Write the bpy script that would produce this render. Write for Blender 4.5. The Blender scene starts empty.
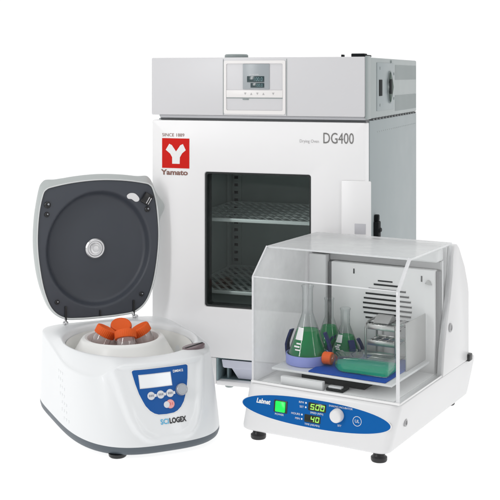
import bpy, bmesh, math, random
from mathutils import Matrix, Vector
PI = math.pi; R = math.radians
random.seed(4)
sc = bpy.context.scene
col = sc.collection

# ------------------------------------------------------------------ materials
MATS = {}
def nodes(name):
    m = bpy.data.materials.new(name); m.use_nodes = True
    nt = m.node_tree
    return m, nt, nt.nodes, nt.links
def pbsdf(name, color, rough=.4, metal=0., grain=0., gscale=900., spec=.5, coat=0., mottle=0., trans=0., emit=None, es=0.):
    m, nt, n, l = nodes(name)
    b = n['Principled BSDF']
    b.inputs['Base Color'].default_value = (*color, 1)
    b.inputs['Roughness'].default_value = rough
    b.inputs['Metallic'].default_value = metal
    b.inputs['Specular IOR Level'].default_value = spec
    b.inputs['Coat Weight'].default_value = coat
    b.inputs['Transmission Weight'].default_value = trans
    if emit:
        b.inputs['Emission Color'].default_value = (*emit, 1); b.inputs['Emission Strength'].default_value = es
    tc = n.new('ShaderNodeTexCoord')
    if grain:
        t = n.new('ShaderNodeTexNoise'); t.inputs['Scale'].default_value = gscale; t.inputs['Detail'].default_value = 2
        l.new(tc.outputs['Object'], t.inputs['Vector'])
        bp = n.new('ShaderNodeBump'); bp.inputs['Strength'].default_value = grain; bp.inputs['Distance'].default_value = .001
        l.new(t.outputs['Fac'], bp.inputs['Height']); l.new(bp.outputs['Normal'], b.inputs['Normal'])
    # broad, faint variation of roughness (handling, cleaning)
    t2 = n.new('ShaderNodeTexNoise'); t2.inputs['Scale'].default_value = 14; t2.inputs['Detail'].default_value = 4
    l.new(tc.outputs['Object'], t2.inputs['Vector'])
    mr = n.new('ShaderNodeMapRange'); mr.inputs['To Min'].default_value = max(.02, rough - .07); mr.inputs['To Max'].default_value = min(1, rough + .07)
    l.new(t2.outputs['Fac'], mr.inputs['Value']); l.new(mr.outputs['Result'], b.inputs['Roughness'])
    if mottle:
        mx = n.new('ShaderNodeMixRGB'); mx.inputs[1].default_value = (*[c*(1-mottle) for c in color], 1); mx.inputs[2].default_value = (*[min(1, c*(1+mottle)) for c in color], 1)
        l.new(t2.outputs['Fac'], mx.inputs[0]); l.new(mx.outputs[0], b.inputs['Base Color'])
    MATS[name] = m
    return m
def thin(name, tint=(.96, .97, .97), edge=(.55, .6, .6), haze=0., hazecol=(.85, .85, .85), gl0=.04, gl1=.7, rough=.02, power=3., dust=0.):
    """thin clear sheet: see-through, mirror-like at glancing angles, a little milky"""
    m, nt, n, l = nodes(name)
    n.remove(n['Principled BSDF'])
    out = n['Material Output']
    lw = n.new('ShaderNodeLayerWeight'); lw.inputs['Blend'].default_value = .5
    pw = n.new('ShaderNodeMath'); pw.operation = 'POWER'; pw.inputs[1].default_value = power
    l.new(lw.outputs['Facing'], pw.inputs[0])
    mc = n.new('ShaderNodeMixRGB'); mc.inputs[1].default_value = (*tint, 1); mc.inputs[2].default_value = (*edge, 1)
    l.new(pw.outputs[0], mc.inputs[0])
    tr = n.new('ShaderNodeBsdfTransparent'); l.new(mc.outputs[0], tr.inputs['Color'])
    df = n.new('ShaderNodeBsdfDiffuse'); df.inputs['Color'].default_value = (*hazecol, 1)
    tl = n.new('ShaderNodeBsdfTranslucent'); tl.inputs['Color'].default_value = (*hazecol, 1)
    dm = n.new('ShaderNodeMixShader'); dm.inputs[0].default_value = .45
    l.new(df.outputs[0], dm.inputs[1]); l.new(tl.outputs[0], dm.inputs[2])
    m1 = n.new('ShaderNodeMixShader'); m1.inputs[0].default_value = haze
    tc = n.new('ShaderNodeTexCoord'); ns = n.new('ShaderNodeTexNoise'); ns.inputs['Scale'].default_value = 9; ns.inputs['Detail'].default_value = 6; ns.inputs['Roughness'].default_value = .7
    l.new(tc.outputs['Object'], ns.inputs['Vector'])
    hr = n.new('ShaderNodeMapRange'); hr.inputs['From Min'].default_value = .3; hr.inputs['From Max'].default_value = .75; hr.inputs['To Min'].default_value = haze*.85; hr.inputs['To Max'].default_value = haze*1.1 + dust
    l.new(ns.outputs['Fac'], hr.inputs['Value']); l.new(hr.outputs['Result'], m1.inputs[0])
    l.new(tr.outputs[0], m1.inputs[1]); l.new(dm.outputs[0], m1.inputs[2])
    gl = n.new('ShaderNodeBsdfGlossy'); gl.inputs['Roughness'].default_value = rough
    mr = n.new('ShaderNodeMapRange'); mr.inputs['To Min'].default_value = gl0; mr.inputs['To Max'].default_value = gl1
    l.new(pw.outputs[0], mr.inputs['Value'])
    m2 = n.new('ShaderNodeMixShader'); l.new(mr.outputs['Result'], m2.inputs[0])
    l.new(m1.outputs[0], m2.inputs[1]); l.new(gl.outputs[0], m2.inputs[2])
    l.new(m2.outputs[0], out.inputs['Surface'])
    MATS[name] = m
    return m

pbsdf('oven_white', (.86, .855, .86), .35, grain=.05, gscale=500)
pbsdf('oven_header', (.64, .637, .652), .38, grain=.05, gscale=500)
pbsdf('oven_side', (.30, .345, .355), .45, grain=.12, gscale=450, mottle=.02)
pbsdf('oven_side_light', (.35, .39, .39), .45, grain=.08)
pbsdf('oven_trim', (.28, .32, .32), .4)
pbsdf('oven_trim_light', (.46, .465, .485), .4)
pbsdf('oven_dark', (.012, .015, .016), .7, spec=.12)
pbsdf('grip_dark', (.10, .135, .12), .6, spec=.2)
pbsdf('seam_dark', (.06, .065, .07), .5)
pbsdf('gasket', (.012, .016, .016), .6)
pbsdf('chamber_steel', (.56, .605, .595), .5, metal=.0, grain=.1, gscale=120, mottle=.08)
pbsdf('shelf_wire', (.80, .83, .82), .35, metal=.15)
pbsdf('tray_plastic', (.60, .62, .72), .35, grain=.05)
pbsdf('tray_bay', (.22, .30, .32), .45, mottle=.05)
pbsdf('screen_plate', (.36, .39, .41), .3)
pbsdf('lcd_dark', (.035, .06, .065), .15)
pbsdf('lcd_digits', (.16, .28, .30), .3)
pbsdf('strip_white', (.82, .80, .79), .35)
pbsdf('ink_grey', (.17, .165, .16), .5)
pbsdf('ink_lightgrey', (.45, .44, .44), .5)
pbsdf('ink_brown', (.22, .10, .075), .5)
pbsdf('emblem_red', (.60, .012, .008), .5, spec=.12)
pbsdf('ink_white', (.82, .82, .82), .4)
pbsdf('label_grey', (.55, .55, .58), .5)
pbsdf('plastic_white', (.76, .775, .785), .34, grain=.10, gscale=1100, coat=.15)
pbsdf('bowl_white', (.78, .78, .755), .4, grain=.05)
pbsdf('rotor_white', (.80, .80, .785), .32)
pbsdf('rotor_pit', (.34, .27, .25), .5)
pbsdf('base_grey', (.085, .105, .125), .45, grain=.2, gscale=1400)
pbsdf('lid_liner', (.050, .057, .072), .42, grain=.22, gscale=1500)
pbsdf('lid_shell', (.45, .48, .475), .35, grain=.08)
pbsdf('lid_lip', (.70, .72, .72), .3)
pbsdf('black_plastic', (.012, .012, .013), .35, grain=.1)
pbsdf('silver', (.72, .72, .73), .25, metal=.85)
pbsdf('silver_paint', (.36, .38, .41), .32, metal=.3)
pbsdf('panel_blue', (.012, .090, .32), .4, spec=.15)
pbsdf('lcd_white', (.84, .86, .88), .2)
pbsdf('button_grey', (.66, .67, .70), .35)
pbsdf('button_red', (.78, .33, .32), .35)
pbsdf('glyph', (.25, .27, .33), .5)
pbsdf('sci_blue', (.05, .40, .66), .4)
pbsdf('ink_black', (.012, .012, .014), .45)
pbsdf('latch_mauve', (.17, .12, .13), .3)
pbsdf('cap_orange', (.76, .115, .018), .5, spec=.2, grain=.15, gscale=700, mottle=.06)
pbsdf('shaker_white', (.74, .74, .745), .34, grain=.10, gscale=1000, coat=.1)
pbsdf('shaker_wall', (.78, .78, .78), .4, grain=.05)
pbsdf('shaker_recess', (.16, .16, .165), .5)
pbsdf('shaker_shade', (.42, .42, .425), .5)  # grey of plug and bolt, and of the shadow painted under the hood frame
pbsdf('shaker_blue', (.0, .105, .37), .4, spec=.12)
pbsdf('platform_metal', (.70, .71, .72), .35, metal=.2)
pbsdf('mat_blue', (.0, .060, .36), .6, spec=.15, grain=.3, gscale=600)
pbsdf('metal_grey', (.38, .38, .375), .38, metal=.3)
pbsdf('steel', (.50, .50, .49), .3, metal=.85)
pbsdf('display_black', (.008, .014, .006), .15)
pbsdf('led_green', (.35, .8, .12), .4, emit=(.42, 1., .12), es=.30)
pbsdf('switch_green', (.0, .55, .06), .25, emit=(.0, .9, .09), es=.55)
def liquid(name, tint, body, k, rough=.08):
    """coloured liquid: part clear and tinting what is behind it, part cloudy"""
    m, nt, n, l = nodes(name); n.remove(n['Principled BSDF'])
    tr = n.new('ShaderNodeBsdfTransparent'); tr.inputs['Color'].default_value = (*tint, 1)
    df = n.new('ShaderNodeBsdfDiffuse'); df.inputs['Color'].default_value = (*body, 1)
    tl = n.new('ShaderNodeBsdfTranslucent'); tl.inputs['Color'].default_value = (*body, 1)
    dm = n.new('ShaderNodeMixShader'); dm.inputs[0].default_value = .5; l.new(df.outputs[0], dm.inputs[1]); l.new(tl.outputs[0], dm.inputs[2])
    m1 = n.new('ShaderNodeMixShader'); m1.inputs[0].default_value = k; l.new(tr.outputs[0], m1.inputs[1]); l.new(dm.outputs[0], m1.inputs[2])
    gl = n.new('ShaderNodeBsdfGlossy'); gl.inputs['Roughness'].default_value = rough
    lw = n.new('ShaderNodeLayerWeight'); lw.inputs['Blend'].default_value = .5
    pw = n.new('ShaderNodeMath'); pw.operation = 'POWER'; pw.inputs[1].default_value = 5; l.new(lw.outputs['Facing'], pw.inputs[0])
    mr = n.new('ShaderNodeMapRange'); mr.inputs['To Min'].default_value = .012; mr.inputs['To Max'].default_value = .4; l.new(pw.outputs[0], mr.inputs['Value'])
    m2 = n.new('ShaderNodeMixShader'); l.new(mr.outputs['Result'], m2.inputs[0]); l.new(m1.outputs[0], m2.inputs[1]); l.new(gl.outputs[0], m2.inputs[2])
    l.new(m2.outputs[0], n['Material Output'].inputs['Surface']); MATS[name] = m
liquid('liquid_green', (.008, .80, .34), (.0, .44, .15), .70)
liquid('liquid_teal', (.26, .97, .80), (.005, .80, .52), .50)
pbsdf('clamp_navy', (.010, .020, .095), .5, spec=.15)
pbsdf('clamp_lilac', (.27, .31, .66), .4, spec=.3)
thin('acrylic', tint=(.985, .99, .99), edge=(.85, .87, .87), haze=.002, gl0=.006, gl1=.6, power=4.5, dust=.012)
thin('acrylic_milky', tint=(.97, .97, .97), edge=(.9, .9, .9), haze=.66, hazecol=(.96, .96, .965), gl0=.02, gl1=.4, power=4)
thin('acrylic_top', tint=(.97, .97, .97), edge=(.9, .9, .9), haze=.40, hazecol=(.92, .93, .93), gl0=.02, gl1=.3, power=5, rough=.1)
thin('acrylic_edge_shine', haze=.88, hazecol=(.92, .92, .93), gl0=.05, gl1=.3)  # white haze painting in the light caught by the sheet edges
thin('lab_glass', tint=(.955, .97, .97), edge=(.34, .40, .40), haze=.0, gl0=.045, gl1=.85, power=2.6)
thin('oven_glass', tint=(.865, .895, .89), edge=(.5, .55, .55), gl0=.010, gl1=.5, power=4)
thin('tube_clear', tint=(.93, .89, .88), edge=(.6, .54, .53), haze=.36, gl0=.08, gl1=.7, power=2)
thin('flask_plastic', tint=(.90, .95, .94), edge=(.55, .68, .66), haze=.03, hazecol=(.8, .9, .88), gl0=.03, gl1=.6, power=2.4)

# ------------------------------------------------------------------ mesh building
class B:
    def __init__(s): s.bm = bmesh.new(); s.mi = 0
    def _merge(s, t, M=None, keep=False):
        if M is not None: bmesh.ops.transform(t, matrix=M, verts=t.verts)
        if not keep:
            for f in t.faces: f.material_index = s.mi
        me = bpy.data.meshes.new('tmp'); t.to_mesh(me); t.free(); s.bm.from_mesh(me); bpy.data.meshes.remove(me)
        return s
    def box(s, x0, x1, y0, y1, z0, z1, bev=0., seg=2, M=None):
        t = bmesh.new(); r = bmesh.ops.create_cube(t, size=1)
        for v in t.verts: v.co = Vector(((x0+x1)/2+v.co.x*(x1-x0), (y0+y1)/2+v.co.y*(y1-y0), (z0+z1)/2+v.co.z*(z1-z0)))
        if bev: bmesh.ops.bevel(t, geom=list(t.edges), offset=bev, segments=seg, profile=.5, affect='EDGES')
        return s._merge(t, M)
    def prism(s, poly, h0, h1, M=None, bev=0., cap_mi=None, seg=2):
        t = bmesh.new()
        a = [t.verts.new((p[0], p[1], h0)) for p in poly]; b = [t.verts.new((p[0], p[1], h1)) for p in poly]
        n = len(poly)
        for i in range(n): t.faces.new((a[i], a[(i+1) % n], b[(i+1) % n], b[i])).material_index = s.mi
        c1 = t.faces.new(list(reversed(a))); c2 = t.faces.new(b)
        for c in (c1, c2): c.material_index = s.mi if cap_mi is None else cap_mi
        bmesh.ops.recalc_face_normals(t, faces=t.faces)
        if bev: bmesh.ops.bevel(t, geom=[e for e in t.edges], offset=bev, segments=seg, profile=.5, affect='EDGES')
        return s._merge(t, M, keep=True)
    def loft(s, rings, close=True, cap0=False, cap1=False, M=None, wrap=False):
        t = bmesh.new(); vs = [[t.verts.new(p) for p in r] for r in rings]
        n = len(rings[0]); m = len(rings)
        for k in range(m if wrap else m-1):
            A, C = vs[k], vs[(k+1) % m]
            for i in range(n if close else n-1):
                j = (i+1) % n
                try: t.faces.new((A[i], A[j], C[j], C[i]))
                except ValueError: pass
        if cap0: t.faces.new(list(reversed(vs[0])))
        if cap1: t.faces.new(vs[-1])
        return s._merge(t, M)
    def lathe(s, prof, M=None, n=40, cap=True, rib=0., nrib=0):
        rings = []
        for r, z in prof:
            ring = []
            for i in range(n):
                a = 2*PI*i/n; rr = r*(1 + (rib*(i % 2) if nrib else 0))
                ring.append((rr*math.cos(a), rr*math.sin(a), z))
            rings.append(ring)
        return s.loft(rings, True, cap, cap, M)
    def tube(s, pts, r, n=8, M=None):
        pts = [Vector(p) for p in pts]; rings = []
        for i, p in enumerate(pts):
            d = (pts[min(i+1, len(pts)-1)] - pts[max(i-1, 0)]).normalized()
            up = Vector((0, 0, 1)) if abs(d.z) < .9 else Vector((1, 0, 0))
            x = d.cross(up).normalized(); y = d.cross(x)
            rings.append([tuple(p + x*r*math.cos(2*PI*k/n) + y*r*math.sin(2*PI*k/n)) for k in range(n)])
        return s.loft(rings, True, True, True, M)
    def text(s, txt, fn, size, x0, z0, sx=1., align='LEFT', shear=0., bold=0.):
        """flat lettering; fn maps (x, z) on a face to a 3-D point"""
        cu = bpy.data.curves.new('t', 'FONT'); cu.body = txt; cu.size = size; cu.align_x = align; cu.shear = shear; cu.offset = bold
        cu.resolution_u = 3
        ob = bpy.data.objects.new('t', cu); col.objects.link(ob)
        bpy.context.view_layer.update()
        me = bpy.data.meshes.new_from_object(ob.evaluated_get(bpy.context.evaluated_depsgraph_get()))
        for v in me.vertices: v.co = Vector(fn(x0 + v.co.x*sx, z0 + v.co.y))
        t = bmesh.new(); t.from_mesh(me)
        bpy.data.objects.remove(ob); bpy.data.curves.remove(cu); bpy.data.meshes.remove(me)
        return s._merge(t)
    def poly(s, pts, fn):
        t = bmesh.new(); vs = [t.verts.new(fn(*p)) for p in pts]; f = t.faces.new(vs); bmesh.ops.triangulate(t, faces=[f])
        return s._merge(t)
    def build(s, name, mats, parent=None, off=None, smooth=35, recalc=True):
        if recalc: bmesh.ops.recalc_face_normals(s.bm, faces=s.bm.faces)
        me = bpy.data.meshes.new(name)
        if off is None and parent is not None: off = OFF.get(parent.name, Vector((0, 0, 0)))
        if off: bmesh.ops.translate(s.bm, vec=-Vector(off), verts=s.bm.verts)
        s.bm.to_mesh(me); s.bm.free()
        for m in ([mats] if isinstance(mats, str) else mats): me.materials.append(MATS[m])
        if smooth:
            me.polygons.foreach_set('use_smooth', [True]*len(me.polygons)); me.set_sharp_from_angle(angle=R(smooth))
        o = bpy.data.objects.new(name, me); col.objects.link(o)
        if parent is not None: o.parent = parent; OFF[o.name] = OFF.get(parent.name, Vector((0, 0, 0)))
        return o
OFF = {}
def tag(o, label=None, cat=None, group=None, kind=None):
    if label: o['label'] = label
    if cat: o['category'] = cat
    if group: o['group'] = group
    if kind: o['kind'] = kind
    return o
def thing(name, label, cat, frame, off=(0, 0, 0), group=None):
    """Empty at the base of a thing.  frame = (x, y, yaw); parts are written in frame coordinates, off is the Empty's place in them"""
    fx, fy, th = frame
    o = bpy.data.objects.new(name, None); col.objects.link(o); o.empty_display_size = .05
    c, s_ = math.cos(th), math.sin(th)
    off = Vector(off)
    o.location = (fx + off.x*c + off.y*s_, fy - off.x*s_ + off.y*c, off.z); o.rotation_euler = (0, 0, -th)
    OFF[o.name] = off
    return tag(o, label, cat, group)
def copy_thing(o, loc, rz, label):
    c = o.copy(); col.objects.link(c); c.location = loc; c.rotation_euler = rz; c['label'] = label
    for ch in list(o.children):
        d = ch.copy(); col.objects.link(d); d.parent = c
        for g in list(ch.children):
            e = g.copy(); col.objects.link(e); e.parent = d
    return c
def rrect(x0, x1, z0, z1, r, k=6):
    pts = []
    for cx, cz, a0 in ((x1-r, z1-r, 0), (x0+r, z1-r, 90), (x0+r, z0+r, 180), (x1-r, z0+r, 270)):
        for i in range(k+1):
            a = R(a0 + 90*i/k); pts.append((cx + r*math.cos(a), cz + r*math.sin(a)))
    return pts
def lerp(a, b, t): return a + (b-a)*t
def sstep(a, b, x):
    t = max(0, min(1, (x-a)/(b-a))); return t*t*(3-2*t)
def crom(pts, n=8, closed=True):
    out = []; m = len(pts)
    for i in range(m if closed else m-1):
        p = [Vector(pts[(i+k-1) % m] if closed else pts[max(0, min(m-1, i+k-1))]) for k in range(4)]
        for j in range(n):
            t = j/n
            out.append(.5*((2*p[1]) + (-p[0]+p[2])*t + (2*p[0]-5*p[1]+4*p[2]-p[3])*t*t + (-p[0]+3*p[1]-3*p[2]+p[3])*t**3))
    if not closed: out.append(Vector(pts[-1]))
    return out

# ------------------------------------------------------------------ setting
m, nt, n, l = nodes('white_ground')
n.remove(n['Principled BSDF'])
d = n.new('ShaderNodeBsdfDiffuse'); d.inputs['Color'].default_value = (.9, .9, .9, 1)
t = n.new('ShaderNodeBsdfTranslucent'); t.inputs['Color'].default_value = (.92, .92, .92, 1)
mx = n.new('ShaderNodeMixShader'); mx.inputs[0].default_value = .62  # translucent, so the added lamp below can whiten it
l.new(d.outputs[0], mx.inputs[1]); l.new(t.outputs[0], mx.inputs[2]); l.new(mx.outputs[0], n['Material Output'].inputs['Surface'])
MATS['white_ground'] = m
b = B(); b.loft([[(-5, -1.5, 0), (5, -1.5, 0)], [(-5, 4.3, 0), (5, 4.3, 0)]], close=False)
g = b.build('ground', 'white_ground', smooth=0); tag(g, 'plain white ground under all the equipment, lit through by an added lamp', 'ground', kind='structure')

# ------------------------------------------------------------------ drying oven
OV = (.2986, 2.796, .3325)
oven = thing('drying_oven', 'tall white and grey laboratory oven with dark window, behind the other equipment', 'oven', OV, (-.3, .355, 0))
W = .6; V1 = .709
b = B()
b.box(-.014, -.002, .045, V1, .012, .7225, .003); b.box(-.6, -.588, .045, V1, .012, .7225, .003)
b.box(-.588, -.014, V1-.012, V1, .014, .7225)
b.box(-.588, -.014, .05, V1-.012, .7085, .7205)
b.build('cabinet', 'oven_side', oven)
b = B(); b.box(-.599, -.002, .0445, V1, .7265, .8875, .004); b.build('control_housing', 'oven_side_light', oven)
# perforated seams and vents on the right flank
b = B()
for i in range(16):
    v = .075 + i*.04
    b.box(-.003, -.0008, v, v+.022, .7228, .7262)
b.build('seam', 'seam_dark', oven)
b = B()
for i in range(22):
    v = .135 + i*.026
    b.box(-.004, -.0014, v, v+.012, .6885, .6905)
b.build('seam', 'oven_trim', oven)
b = B(); b.box(-.003, 0, .125, .345, .745, .875, .001); b.build('service_plate', 'oven_side', oven)
for z0, z1 in ((.828, .871), (.738, .783)):
    b = B()
    for i in range(44):
        v = .372 + i*.0075
        b.box(-.003, -.0012, v, v+.0042, z0, z1)
    b.build('vent_grille', 'oven_side_light', oven)
b = B(); b.box(-.002, .0015, .147, .185, .785, .829, .0008); b.build('switch', 'oven_dark', oven)
# eye-shaped grip on the flank
eye = [(.245 + (.085)*t_, .808 + s_*.044*math.sin(PI*t_)**.8) for s_, t_ in ([(1, i/12) for i in range(13)] + [(-1, i/12) for i in range(11, 0, -1)])]
eye = [(.282 + .052*(1-abs(a))**.75*(1 if sg > 0 else .5)*sg + 0, .808 + .046*a) for sg, a in ([(1, 1-2*i/14) for i in range(15)] + [(-1, -1+2*i/14) for i in range(1, 14)])]
Mside = Matrix(((0, 0, 1, 0), (1, 0, 0, 0), (0, 1, 0, 0), (0, 0, 0, 1)))   # (v, z, u) -> (u, v, z)
b = B(); b.prism(eye, -.003, .006, Mside, .0015); o = b.build('flank_grip', 'oven_side_light', oven)
b = B(); b.prism([(.276+(p[0]-.283)*.70, .808+(p[1]-.808)*.90) for p in eye], .0035, .0068, Mside); b.build('grip_recess', 'grip_dark', o)
b = B(); b.box(.0055, .0085, .256, .284, .789, .830, .001); b.build('grip_slot', 'oven_dark', o)
for v, z in ((.16, .86), (.16, .76), (.345, .845), (.345, .775), (.31, .88)):
    b = B(); b.lathe([(.004, -.002), (.004, .0012), (.002, .002)], Matrix.Translation((0, v, z)) @ Matrix.Rotation(PI/2, 4, 'Y'), 12); b.build('screw', 'oven_trim', oven)
b = B(); b.box(-.003, .012, .088, .118, .30, .455, .004); b.box(-.003, .010, .094, .112, .455, .472, .003); b.box(-.002, .016, .09, .116, .425, .437, .004); b.build('latch', 'oven_dark', oven)
b = B(); b.box(-.592, -.007, .055, V1-.004, .7206, .7264); b.build('seam_filler', 'seam_dark', oven)  # dark filler added to stop white light showing through the seam
# header
b = B(); b.box(-.6, -.004, -.004, .043, .7335, .8885, .003); b.build('header', 'oven_header', oven)
b = B(); b.box(-.004, .0015, -.001, .0435, .727, .891, .002); b.box(-.0035, .001, .042, .047, .727, .8885); b.build('edge_trim', 'oven_trim', oven)
b = B(); b.box(-.577, -.004, .003, .044, .7255, .7332, .001); b.build('header_lip', 'oven_trim_light', oven)
b = B(); b.box(-.577, -.004, .008, .044, .7195, .7255); b.build('header_gap', 'seam_dark', oven)  # dark strip: the shadow under the header, put in as colour
b = B(); b.lathe([(.030, .886), (.032, .890), (.032, .895), (.029, .898)], Matrix.Translation((-.372, .05, 0)), 32); b.build('exhaust_cap', 'oven_trim', oven)
b = B(); b.box(-.047, -.012, .025, .06, .888, .8975, .002); b.box(-.075, -.070, .03, .05, .888, .895, .001); b.box(-.012, -.001, .02, .06, .888, .8935, .001); b.build('top_hinge', 'oven_dark', oven)
# front mapping
def of(d): return lambda x, z: (x, -.004-d, z)
b = B()
ro = rrect(-.388, -.216, .738, .880, .005); ri = rrect(-.381, -.223, .7475, .872, .004)
b.loft([[(x, -.003, z) for x, z in ro], [(x, -.0065, z) for x, z in ro], [(x, -.0065, z) for x, z in ri], [(x, -.003, z) for x, z in ri]])
cp = b.build('control_panel', 'strip_white', oven); 
for x0, x1 in ((-.3905, -.3893), (-.2135, -.2123)):
    b = B(); b.box(x0, x1, -.0052, -.003, .735, .884); b.build('panel_seam', 'oven_trim', cp)
b = B(); b.box(-.334, -.260, -.0062, -.003, .804, .871, .0006); sp = b.build('screen', 'screen_plate', cp)
b = B(); b.box(-.322, -.274, -.0072, -.005, .8225, .8385, .0005); b.box(-.312, -.274, -.0072, -.005, .808, .8205, .0005); b.build('readout', 'lcd_dark', sp)
b = B(); b.text('100.0', of(.0034), .0150, -.278, .8255, .8, 'RIGHT'); b.text('100.0', of(.0034), .0115, -.278, .8105, .8, 'RIGHT'); b.build('digits', 'lcd_digits', sp)
b = B(); b.text('DRYING OVEN', of(.0026), .0042, -.316, .8415, .95); b.build('caption', 'ink_white', sp)
b = B(); b.box(-.3805, -.2235, -.0068, -.003, .782, .8015, .0008); st = b.build('key_strip', 'strip_white', cp)
for i, x in enumerate((-.327, -.310, -.293, -.276, -.249)):
    b = B(); b.prism([(x-.003, .789), (x+.003, .789), (x, .795)] if i % 2 else [(x-.003, .795), (x+.003, .795), (x, .789)], .0066, .0074, Matrix(((1, 0, 0, 0), (0, 0, -1, 0), (0, 1, 0, 0), (0, 0, 0, 1)))); b.build('key', 'ink_lightgrey', st)
b = B(); b.box(-.3805, -.2235, -.0052, -.003, .7795, .782); b.box(-.335, -.318, -.0056, -.003, .7755, .7785, .0005); b.build('key_lip', 'oven_trim', cp)
# door with its window opening
b = B()
do = rrect(-.5995, -.004, .083, .719, .004); di = rrect(-.4455, -.149, .2185, .581, .007)
def fr(poly, y, g=0):
    cx = sum(p[0] for p in poly)/len(poly); cz = sum(p[1] for p in poly)/len(poly)
    return [(x - g*(1 if x > cx else -1), y, z - g*(1 if z > cz else -1)) for x, z in poly]
b.loft([fr(do, .043), fr(do, .003), fr(do, .0008, .0008), fr(do, 0, .003), fr(di, 0, -.004), fr(di, .001, -.001), fr(di, .004), fr(di, .043)], wrap=True)
door = b.build('door', 'oven_white', oven)
b = B(); dg = rrect(-.4405, -.154, .2235, .576, .006)
b.loft([fr(di, .042, .0003), fr(di, .0045, .0003), fr(dg, .006), fr(dg, .042)], wrap=True); b.build('gasket', 'gasket', door)
b = B(); b.box(-.4395, -.155, .012, .017, .2245, .575); b.build('window_glass', 'oven_glass', door)
b = B(); b.box(-.066, .0125, -.006, -.0005, .16, .570, .003); hd = b.build('handle', 'oven_white', door)
b = B(); b.box(-.030, -.001, -.0068, -.0045, .434, .461, .0004); b.build('label_plate', 'label_grey', hd)
def od(d): return lambda x, z: (x, -d, z)
b = B(); b.box(-.5695, -.4895, -.0008, .001, .5885, .6695); em = b.build('emblem', 'emblem_red', door)
b = B(); cx = -.5295
yv = [(cx-.010, .6005), (cx+.012, .6005), (cx+.0125, .618), (cx+.019, .629), (cx+.030, .638), (cx+.0215, .6545), (cx+.014, .651), (cx+.0015, .634), (cx-.011, .651), (cx-.0185, .6545), (cx-.029, .638), (cx-.016, .628), (cx-.010, .618)]
b.poly(yv, od(.0012)); b.build('emblem_letter', 'ink_white', em)
b = B(); b.text('SINCE 1889', od(.0008), .0125, -.5695, .6745, 1.06); b.build('lettering', 'ink_brown', door)
b = B(); b.text('Yamato', od(.0008), .0195, -.5715, .5705, 1.28, bold=.0006); b.build('lettering', 'ink_brown', door)
b = B(); b.text('DG400', od(.0008), .0400, -.1165, .6645, .70, bold=0); b.build('lettering', 'ink_grey', door)
b = B(); b.text('Drying Oven', od(.0008), .0115, -.1790, .6655, .88); b.build('lettering', 'ink_lightgrey', door)
# chamber seen through the window
b = B()
b.box(-.562, -.550, .047, .512, .178, .672); b.box(-.050, -.038, .047, .512, .178, .672); b.box(-.55, -.05, .500, .512, .178, .672)
b.box(-.55, -.05, .047, .5, .178, .190); b.box(-.55, -.05, .047, .5, .660, .672)
b.box(-.55, -.05, .44, .497, .19, .215, .002)
b.build('chamber', 'chamber_steel', oven)
b = B()
b.box(-.5485, -.5425, .455, .480, .20, .65); b.build('shelf_rail', 'chamber_steel', oven)
for x in (-.545, -.085):
    b = B(); b.box(x, x+.03, .493, .499, .20, .65); rl = b.build('shelf_rail', 'chamber_steel', oven)
    b = B()
    for i in range(19):
        z = .21 + i*.0235; b.box(x+.007, x+.019, .4915, .4935, z, z+.009)
    b.build('rail_slot', 'oven_dark', rl)
for zs in (.443, .2435):
    b = B()
    x0, x1, y0, y1 = -.545, -.055, .085, .488
    b.box(x0, x1, y0, y0+.006, zs-.006, zs+.004, .0015); b.box(x0, x1, y1-.005, y1, zs-.004, zs+.003)
    b.box(x0, x0+.004, y0, y1, zs-.003, zs+.003); b.box(x1-.004, x1, y0, y1, zs-.003, zs+.003)
    k = .62
    i = 0; s0 = x0 - (y1-y0)*k
    while s0 + i*.024 < x1:
        # a slat runs from the back left to the front right: x = s + k*(y1-y)
        s = s0 + i*.024; i += 1
        pa = []
        for y in (y0+.003, y1-.003): pa.append((s + k*(y1-y), y))
        (xa, ya), (xb, yb) = pa
        if xa > x1: ya = y1-(x1-s)/k; xa = x1
        if xb < x0: yb = y1-(x0-s)/k; xb = x0
        if xa <= x0 or yb <= ya + .01: continue
        dx, dy = xb-xa, yb-ya; L = math.hypot(dx, dy); nx, ny = -dy/L*.0038, dx/L*.0038
        b.prism([(xa-nx, ya-ny), (xa+nx, ya+ny), (xb+nx, yb+ny), (xb-nx, yb-ny)], zs-.001, zs+.001)
    for j in range(7):
        y = y0 + .05 + j*.055
        b.box(x0, x1, y, y+.002, zs-.004, zs-.002)
    b.build('shelf', 'shelf_wire', oven)
b = B(); b.box(-.43, -.10, .30, .304, .197, .218); b.build('floor_guard', 'shelf_wire', oven)
# plinth with its drawer bay
b = B(); b.box(-.6, -.412, .0, .5, .012, .0825, .002); b.box(-.412, -.003, 0, .5, .010, .0225, .003); b.box(-.02, -.003, .0, .5, .0225, .0825, .001)
b.build('plinth', 'oven_white', oven)
b = B(); b.box(-.4115, -.4065, .001, .36, .023, .0825); b.box(-.4065, -.0205, .35, .36, .023, .0825); b.box(-.4065, -.0205, .02, .35, .0225, .0235); b.box(-.4065, -.0205, .004, .35, .0815, .0828)
b.box(-.392, -.386, .03, .05, .0235, .0815); b.build('drawer_bay', 'tray_bay', oven)
b = B()
def trayring(y, z, dx): return [(-.385-.012+dx, y, z), (-.024, y, z), (-.024, .32, z), (-.385-.012+dx, .32, z)]
b.loft([trayring(.024, .026, .04), trayring(.014, .056, .024), trayring(.006, .057, .006), trayring(.004, .060, .003), trayring(.004, .0785, .0), trayring(.010, .0785, .006)], cap0=True)
b.build('drip_tray', 'tray_plastic', oven, smooth=25)
for x, y in ((-.385, .03), (-.06, .03), (-.55, .62), (-.06, .62)):
    b = B(); b.lathe([(.010, 0), (.012, .002), (.014, .0125)], Matrix.Translation((x, y, 0)), 20); b.build('foot', 'oven_trim', oven)

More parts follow.
